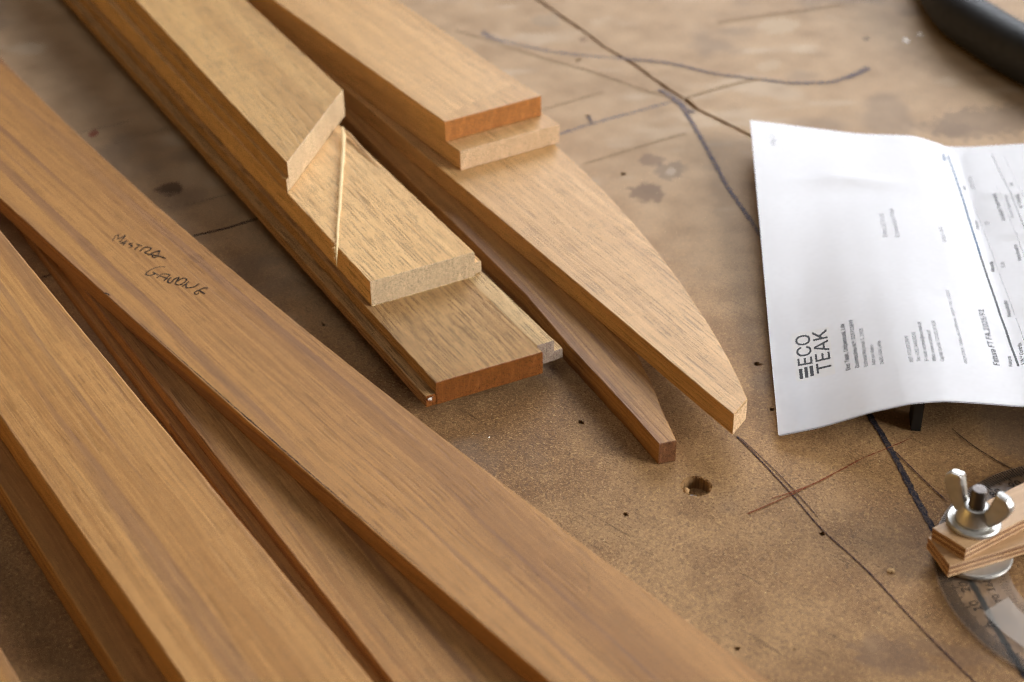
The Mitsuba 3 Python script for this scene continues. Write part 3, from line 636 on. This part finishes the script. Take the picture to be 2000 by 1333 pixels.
V, F = sheet_mesh(25.4, 53.4, 7.5, 20.1, 20, 14, .06); add('logo_ground', (V, F), 'print_logo_ground', inv, smooth=True)
for (u0, u1, h0, h1) in [(26.5, 32.3, 8.6, 9.75), (26.75, 32.8, 10.4, 11.5), (27.1, 32.95, 12.15, 13.3)]:
    V, F = sheet_mesh(u0, u1, h0, h1, 4, 3, .12); add('logo_bar', (V, F), B, inv)
text('ECO', 0, 33.4, 13.3, 51.4, 13.5, 4.75, B, 'logo_word'); text('TEAK', 0, 27.4, 19.1, 52.3, 19.3, 4.75, B, 'logo_word')
rule([(23.4, 79.0), (60, 79.4), (103.3, 80.1)], .8, B); rule([(103.3, 80.1), (151.6, 81.6), (194.6, 82.1)], .8, 'print_blue')
for q, w_, m_ in [([(40, 84.0), (56.4, 84.3)], .16, G), ([(58.5, 84.3), (90.4, 84.7)], .16, G), ([(92.4, 84.7), (125.8, 85.2)], .16, L_), ([(127, 85.2), (160, 85.2)], .16, L_), ([(100.3, 95.6), (114, 96.0)], .16, G), ([(114.0, 96.0), (130.2, 96.0), (163.4, 96.5)], .16, L_),
                  ([(122.9, 99.9), (160.8, 100.5), (196.1, 100.4)], .32, B), ([(151.3, 104.6), (194.9, 104.8)], .16, L_)]: rule(q, w_, m_)

# black bracket holding the paper up
br_ = thing('steel_bracket', 'small black flat steel bracket standing under the lower edge of the paper', 'bracket')
def boxm(sx, sy, sz, x, y, z, rz=0, bev=.25):
    m = trimesh.creation.box([sx, sy, sz])
    return move(m, x, y, z, rz)
add('upright', boxm(3.2, 9.0, 15.2, 132.9, 441.6, 7.7, -8), 'mat_black_metal', br_)
add('arm', boxm(46, 9.0, 2.2, 157.8, 439.0, 14.2, -6), 'mat_black_metal', br_)

# ------------------------------------------------------------------ the angle gauge
cx, cy = 135.7, 377.6
PC, PR = np.array([176.9, 365.9]), 53.1
g = thing('angle_gauge', 'home-made plywood angle gauge clamped by a wing nut over a clear protractor', 'angle gauge')
ang = np.radians(np.arange(0, 361, 2.0))
def ring_poly(r0, r1, a0=0, a1=360, n=180):
    a = np.radians(np.linspace(a0, a1, n))
    return Polygon(np.r_[np.c_[r1 * np.cos(a), r1 * np.sin(a)], np.c_[r0 * np.cos(a), r0 * np.sin(a)][::-1]]).buffer(0)
pr = trimesh.creation.extrude_polygon(Polygon(np.c_[PR * np.cos(ang[:-1]), PR * np.sin(ang[:-1])], [np.c_[31.5 * np.cos(ang[:-1]), 31.5 * np.sin(ang[:-1])]]), .8, engine='earcut')
add('protractor', move(pr, PC[0], PC[1], .35), 'mat_clear', g)
tk = []
def tick(a, r0, r1, w):
    m = trimesh.creation.box([r1 - r0, w, .02]); m.apply_translation([(r0 + r1) / 2, 0, 0]); return move(m, PC[0], PC[1], 1.28, a)
for a in np.arange(70, 300, 1.0):
    if a % 1 == 0 or True:
        deg = 205 - a
        whole = abs(deg - round(deg)) < 1e-6
        r0 = PR - (5.4 if round(deg) % 10 == 0 else 4.8 if round(deg) % 5 == 0 else 4.1)
        if whole or True: tk.append(tick(a, r0, PR - .35, .44))
add('scale_mark', trimesh.util.concatenate(tk), 'mat_scale_print', g + '__protractor', kind='stuff')
tk = [tick(a, 33.0, 35.6 if round(205 - a) % 10 else 37.2, .2) for a in range(120, 270, 2)]
add('scale_mark', trimesh.util.concatenate(tk), 'mat_scale_print', g + '__protractor', kind='stuff')
def numeral(s, a, r, hgt, turn=0):
    m = meshkit.text_mesh(s, hgt, .02, True); m.apply_translation([-m.bounds.mean(0)[0], -m.bounds.mean(0)[1], 0])
    m = move(m, 0, 0, 0, turn - 90); m.apply_translation([r, 0, 0])
    add('numeral', move(m, PC[0], PC[1], 1.27, a), 'mat_scale_print', g + '__protractor')
for deg in (110, 100, 90, 80, 70, 30, 20, 10, 0): numeral(str(deg), 205 - deg, 46.2, 2.6)
for deg in (170, 180, 160): numeral(str(deg), 205 - (180 - deg), 38.8, 2.1)
rr = np.radians(np.linspace(0, 1, 30)); k_ = np.linspace(0, 1, 30)
ao, ai = np.radians(199.0 + 24 * k_), np.radians(194.2 + 26 * k_)
tape = Polygon(np.r_[np.c_[45.4 * np.cos(ao), 45.4 * np.sin(ao)], np.c_[35.4 * np.cos(ai), 35.4 * np.sin(ai)][::-1]])
add('tape', move(trimesh.creation.extrude_polygon(tape, .05, engine='earcut'), PC[0], PC[1], 1.34), 'mat_tape', g)

disc = revolve([[0, 1.45], [10.9, 1.45], [11.6, 1.8], [11.7, 2.4], [11.4, 3.0], [10.5, 3.3], [0, 3.3]], 64)
add('washer', move(disc, cx + .7, cy - 2.2, 0), 'mat_steel', g, smooth=35)
def arm(front_left, front_right, back_left, far, az, z0, heights, first):
    d = np.array([math.cos(math.radians(az)), math.sin(math.radians(az))])
    p = np.array([front_left, front_left + d * far, back_left + d * far, back_left])
    k = f'{g}__arm'; i = 0
    while any(x == k or x.startswith(k + '__') for x in scene): i += 1; k = f'{g}__arm_{i:03d}'
    z = z0
    for q, h in enumerate(heights):
        face = q == len(heights) - 1
        tri = prism(p, z, z + h, .10, 3.0, .12, 900 + q + int(z0 * 10))
        s, w = tri[..., :2] @ d, tri[..., :2] @ np.array([-d[1], d[0]])
        uv = np.stack([s + 50 * q, w + tri[..., 2]], -1).reshape(-1, 2) * MM
        add('ply', (tri.reshape(-1, 3), np.arange(len(tri) * 3).reshape(-1, 3)), 'mat_ply_face' if face else ('mat_ply_dark' if q % 2 else 'mat_ply_light'), k, uv=uv)
        z += h - .02
c_ = np.array([cx, cy])
arm(c_ + [-9.5, -13.8], None, c_ + [-13.1, -1.1], 120, 20.5, 3.35, (.8, 1.2, .8, 1.1, .6), 0)
arm(c_ + [-4.8, -11.5], None, c_ + [-12.5, -2.1], 120, 32.2, 7.7, (.7, 1.2, .8, 1.2, .7), 1)
w2 = revolve([[2.7, 12.2], [7.6, 12.2], [8.0, 12.5], [8.0, 13.3], [7.6, 13.7], [2.7, 13.7], [2.7, 12.2]], 64)
add('washer', move(w2, cx, cy, 0), 'mat_steel', g, smooth=35)
# bolt with a real thread
nz, ns = 110, 28
zz = np.linspace(3.5, 25.2, nz); aa = np.arange(ns) * 2 * math.pi / ns
Zg, Ag = np.meshgrid(zz, aa, indexing='ij')
ph = (Zg / .85 - Ag / (2 * math.pi)) % 1.0
Rg = 2.15 + .35 * (1 - np.abs(2 * ph - 1)); Rg[-4:] = np.minimum(Rg[-4:], np.array([2.4, 2.3, 2.2, 2.0])[:, None])
V = np.stack([cx + Rg * np.cos(Ag), cy + Rg * np.sin(Ag), Zg], -1).reshape(-1, 3)
F = []
for i in range(nz - 1):
    for j in range(ns):
        a, b = i * ns + j, i * ns + (j + 1) % ns
        F += [[a, b, b + ns], [a, b + ns, a + ns]]
V = np.vstack([V, [[cx, cy, 25.25]]])
for j in range(ns): F.append([(nz - 1) * ns + j, (nz - 1) * ns + (j + 1) % ns, len(V) - 1])
add('bolt', (V, np.array(F)), 'mat_bolt', g, smooth=35)
# wing nut
hub = revolve([[2.45, 13.75], [5.4, 13.75], [5.6, 14.3], [4.9, 16.5], [3.9, 18.6], [3.3, 19.0], [2.45, 19.0], [2.45, 13.75]], 40)
wn = f'{g}__wing_nut'
add('hub', move(hub, cx, cy, 0), 'mat_steel', wn, smooth=35)
def wing(az_, lean=0):
    # outline in the plane of the wing (radius, height)
    prof = Polygon([(2.8, 14.2), (6.0, 14.3), (8.2, 17.0), (10.2, 20.4), (11.2, 23.2), (11.0, 25.0), (9.4, 26.9), (5.9, 27.4), (4.9, 23.8), (4.0, 20.2), (3.0, 18.6)]).buffer(.6).buffer(-.6)
    layers = []
    for off, y in ((-.75, -1.6), (-.22, -1.4), (0, -.8), (0, .8), (-.22, 1.4), (-.75, 1.6)):
        q = prof.buffer(off, join_style=1).simplify(.02)
        layers.append((np.array(q.exterior.coords)[:-1], y))
    import manifold3d as m3d
    pts = np.vstack([np.c_[c[:, 0], np.full(len(c), y), c[:, 1]] for c, y in layers])
    # stack of extruded slices, each tapering to the next
    parts = []
    for (c0_, y0), (c1_, y1) in zip(layers[:-1], layers[1:]):
        small = c0_ if abs(y0) > abs(y1) else c1_
        m = trimesh.creation.extrude_polygon(prof.buffer(-.75 if max(abs(y0), abs(y1)) > 1.45 else -.22 if max(abs(y0), abs(y1)) > .9 else 0), (y1 - y0) + .02, engine='earcut')
        m.apply_transform(np.array([[1, 0, 0, 0], [0, 0, -1, y1 + .01], [0, 1, 0, 0], [0, 0, 0, 1.0]]))
        parts.append(m3d.Manifold(m3d.Mesh(vert_properties=np.array(m.vertices, np.float32), tri_verts=np.array(m.faces, np.uint32))))
    s = parts[0]
    for p_ in parts[1:]: s = s + p_
    s = s.refine_to_length(.45)
    mm = s.to_mesh(); t_ = trimesh.Trimesh(mm.vert_properties[:, :3], mm.tri_verts, process=True)
    trimesh.smoothing.filter_taubin(t_, iterations=5)
    add('wing', move(t_, cx, cy, 0, az_), 'mat_steel', wn, smooth=True)
wing(134); wing(-46)

# ------------------------------------------------------------------ tool handle, far right
tl = thing('tool_handle', 'black rubber covered tool handle lying in the far right corner of the bench', 'hand tool')
H_ = np.array([[216, 850, 12], [212.5, 800, 11.6], [211, 770, 11.3], [212.5, 745.7, 11.2], [220.5, 721.2, 11.2], [232.6, 694.6, 11.3], [244, 676, 11.5], [280, 625, 12], [345, 560, 14]], float)
th = np.r_[0, np.cumsum(np.linalg.norm(np.diff(H_, axis=0), axis=1))]; sh = np.linspace(0, th[-1], 60)
HQ = np.c_[[PchipInterpolator(th, H_[:, k])(sh) for k in range(3)]].T
HR = np.interp(sh / th[-1], [0, .04, .15, .4, .7, 1], [6, 8.5, 10.3, 11.2, 11.4, 11.0])
add('grip', tube(HQ, HR, 32, 1.12), 'mat_grip', tl, smooth=True)

# ------------------------------------------------------------------ small debris
for i, (x, y, s) in enumerate([(111.2, 370.1, 1.15), (-8.1, 437.5, .32)]):
    m = trimesh.creation.icosphere(2, s); m.vertices *= [1.25, .55, .35]; m.vertices += (meshkit.noise(m.vertices * 2.2 / s + 7 * i)[:, None] - .5) * s * .8
    kk = thing('wood_crumb', ['pale wood crumb on the bench between the pen line and the angle gauge', 'tiny white speck of sawdust in front of the middle stack'][i], 'wood crumb')
    add(kk, move(m, x, y, s * .35, 40 * i), 'mat_crumb' if i == 0 else 'mat_white_fibre', smooth=True)
r_, d_, l_ = [], [], []
for i in range(420):
    x, y = rng.uniform(-60, 150), rng.uniform(330, 620)
    a = rng.uniform(0, 6.28); r_.append(np.array([x, y, .06])); d_.append([math.cos(a), math.sin(a), rng.uniform(0, .15)]); l_.append(rng.uniform(.25, .9))
labels['sawdust'] = {'label': 'fine sawdust specks scattered on the bench', 'category': 'sawdust', 'kind': 'stuff'}
add('sawdust', needles(r_, d_, l_, .07), 'mat_fibre')
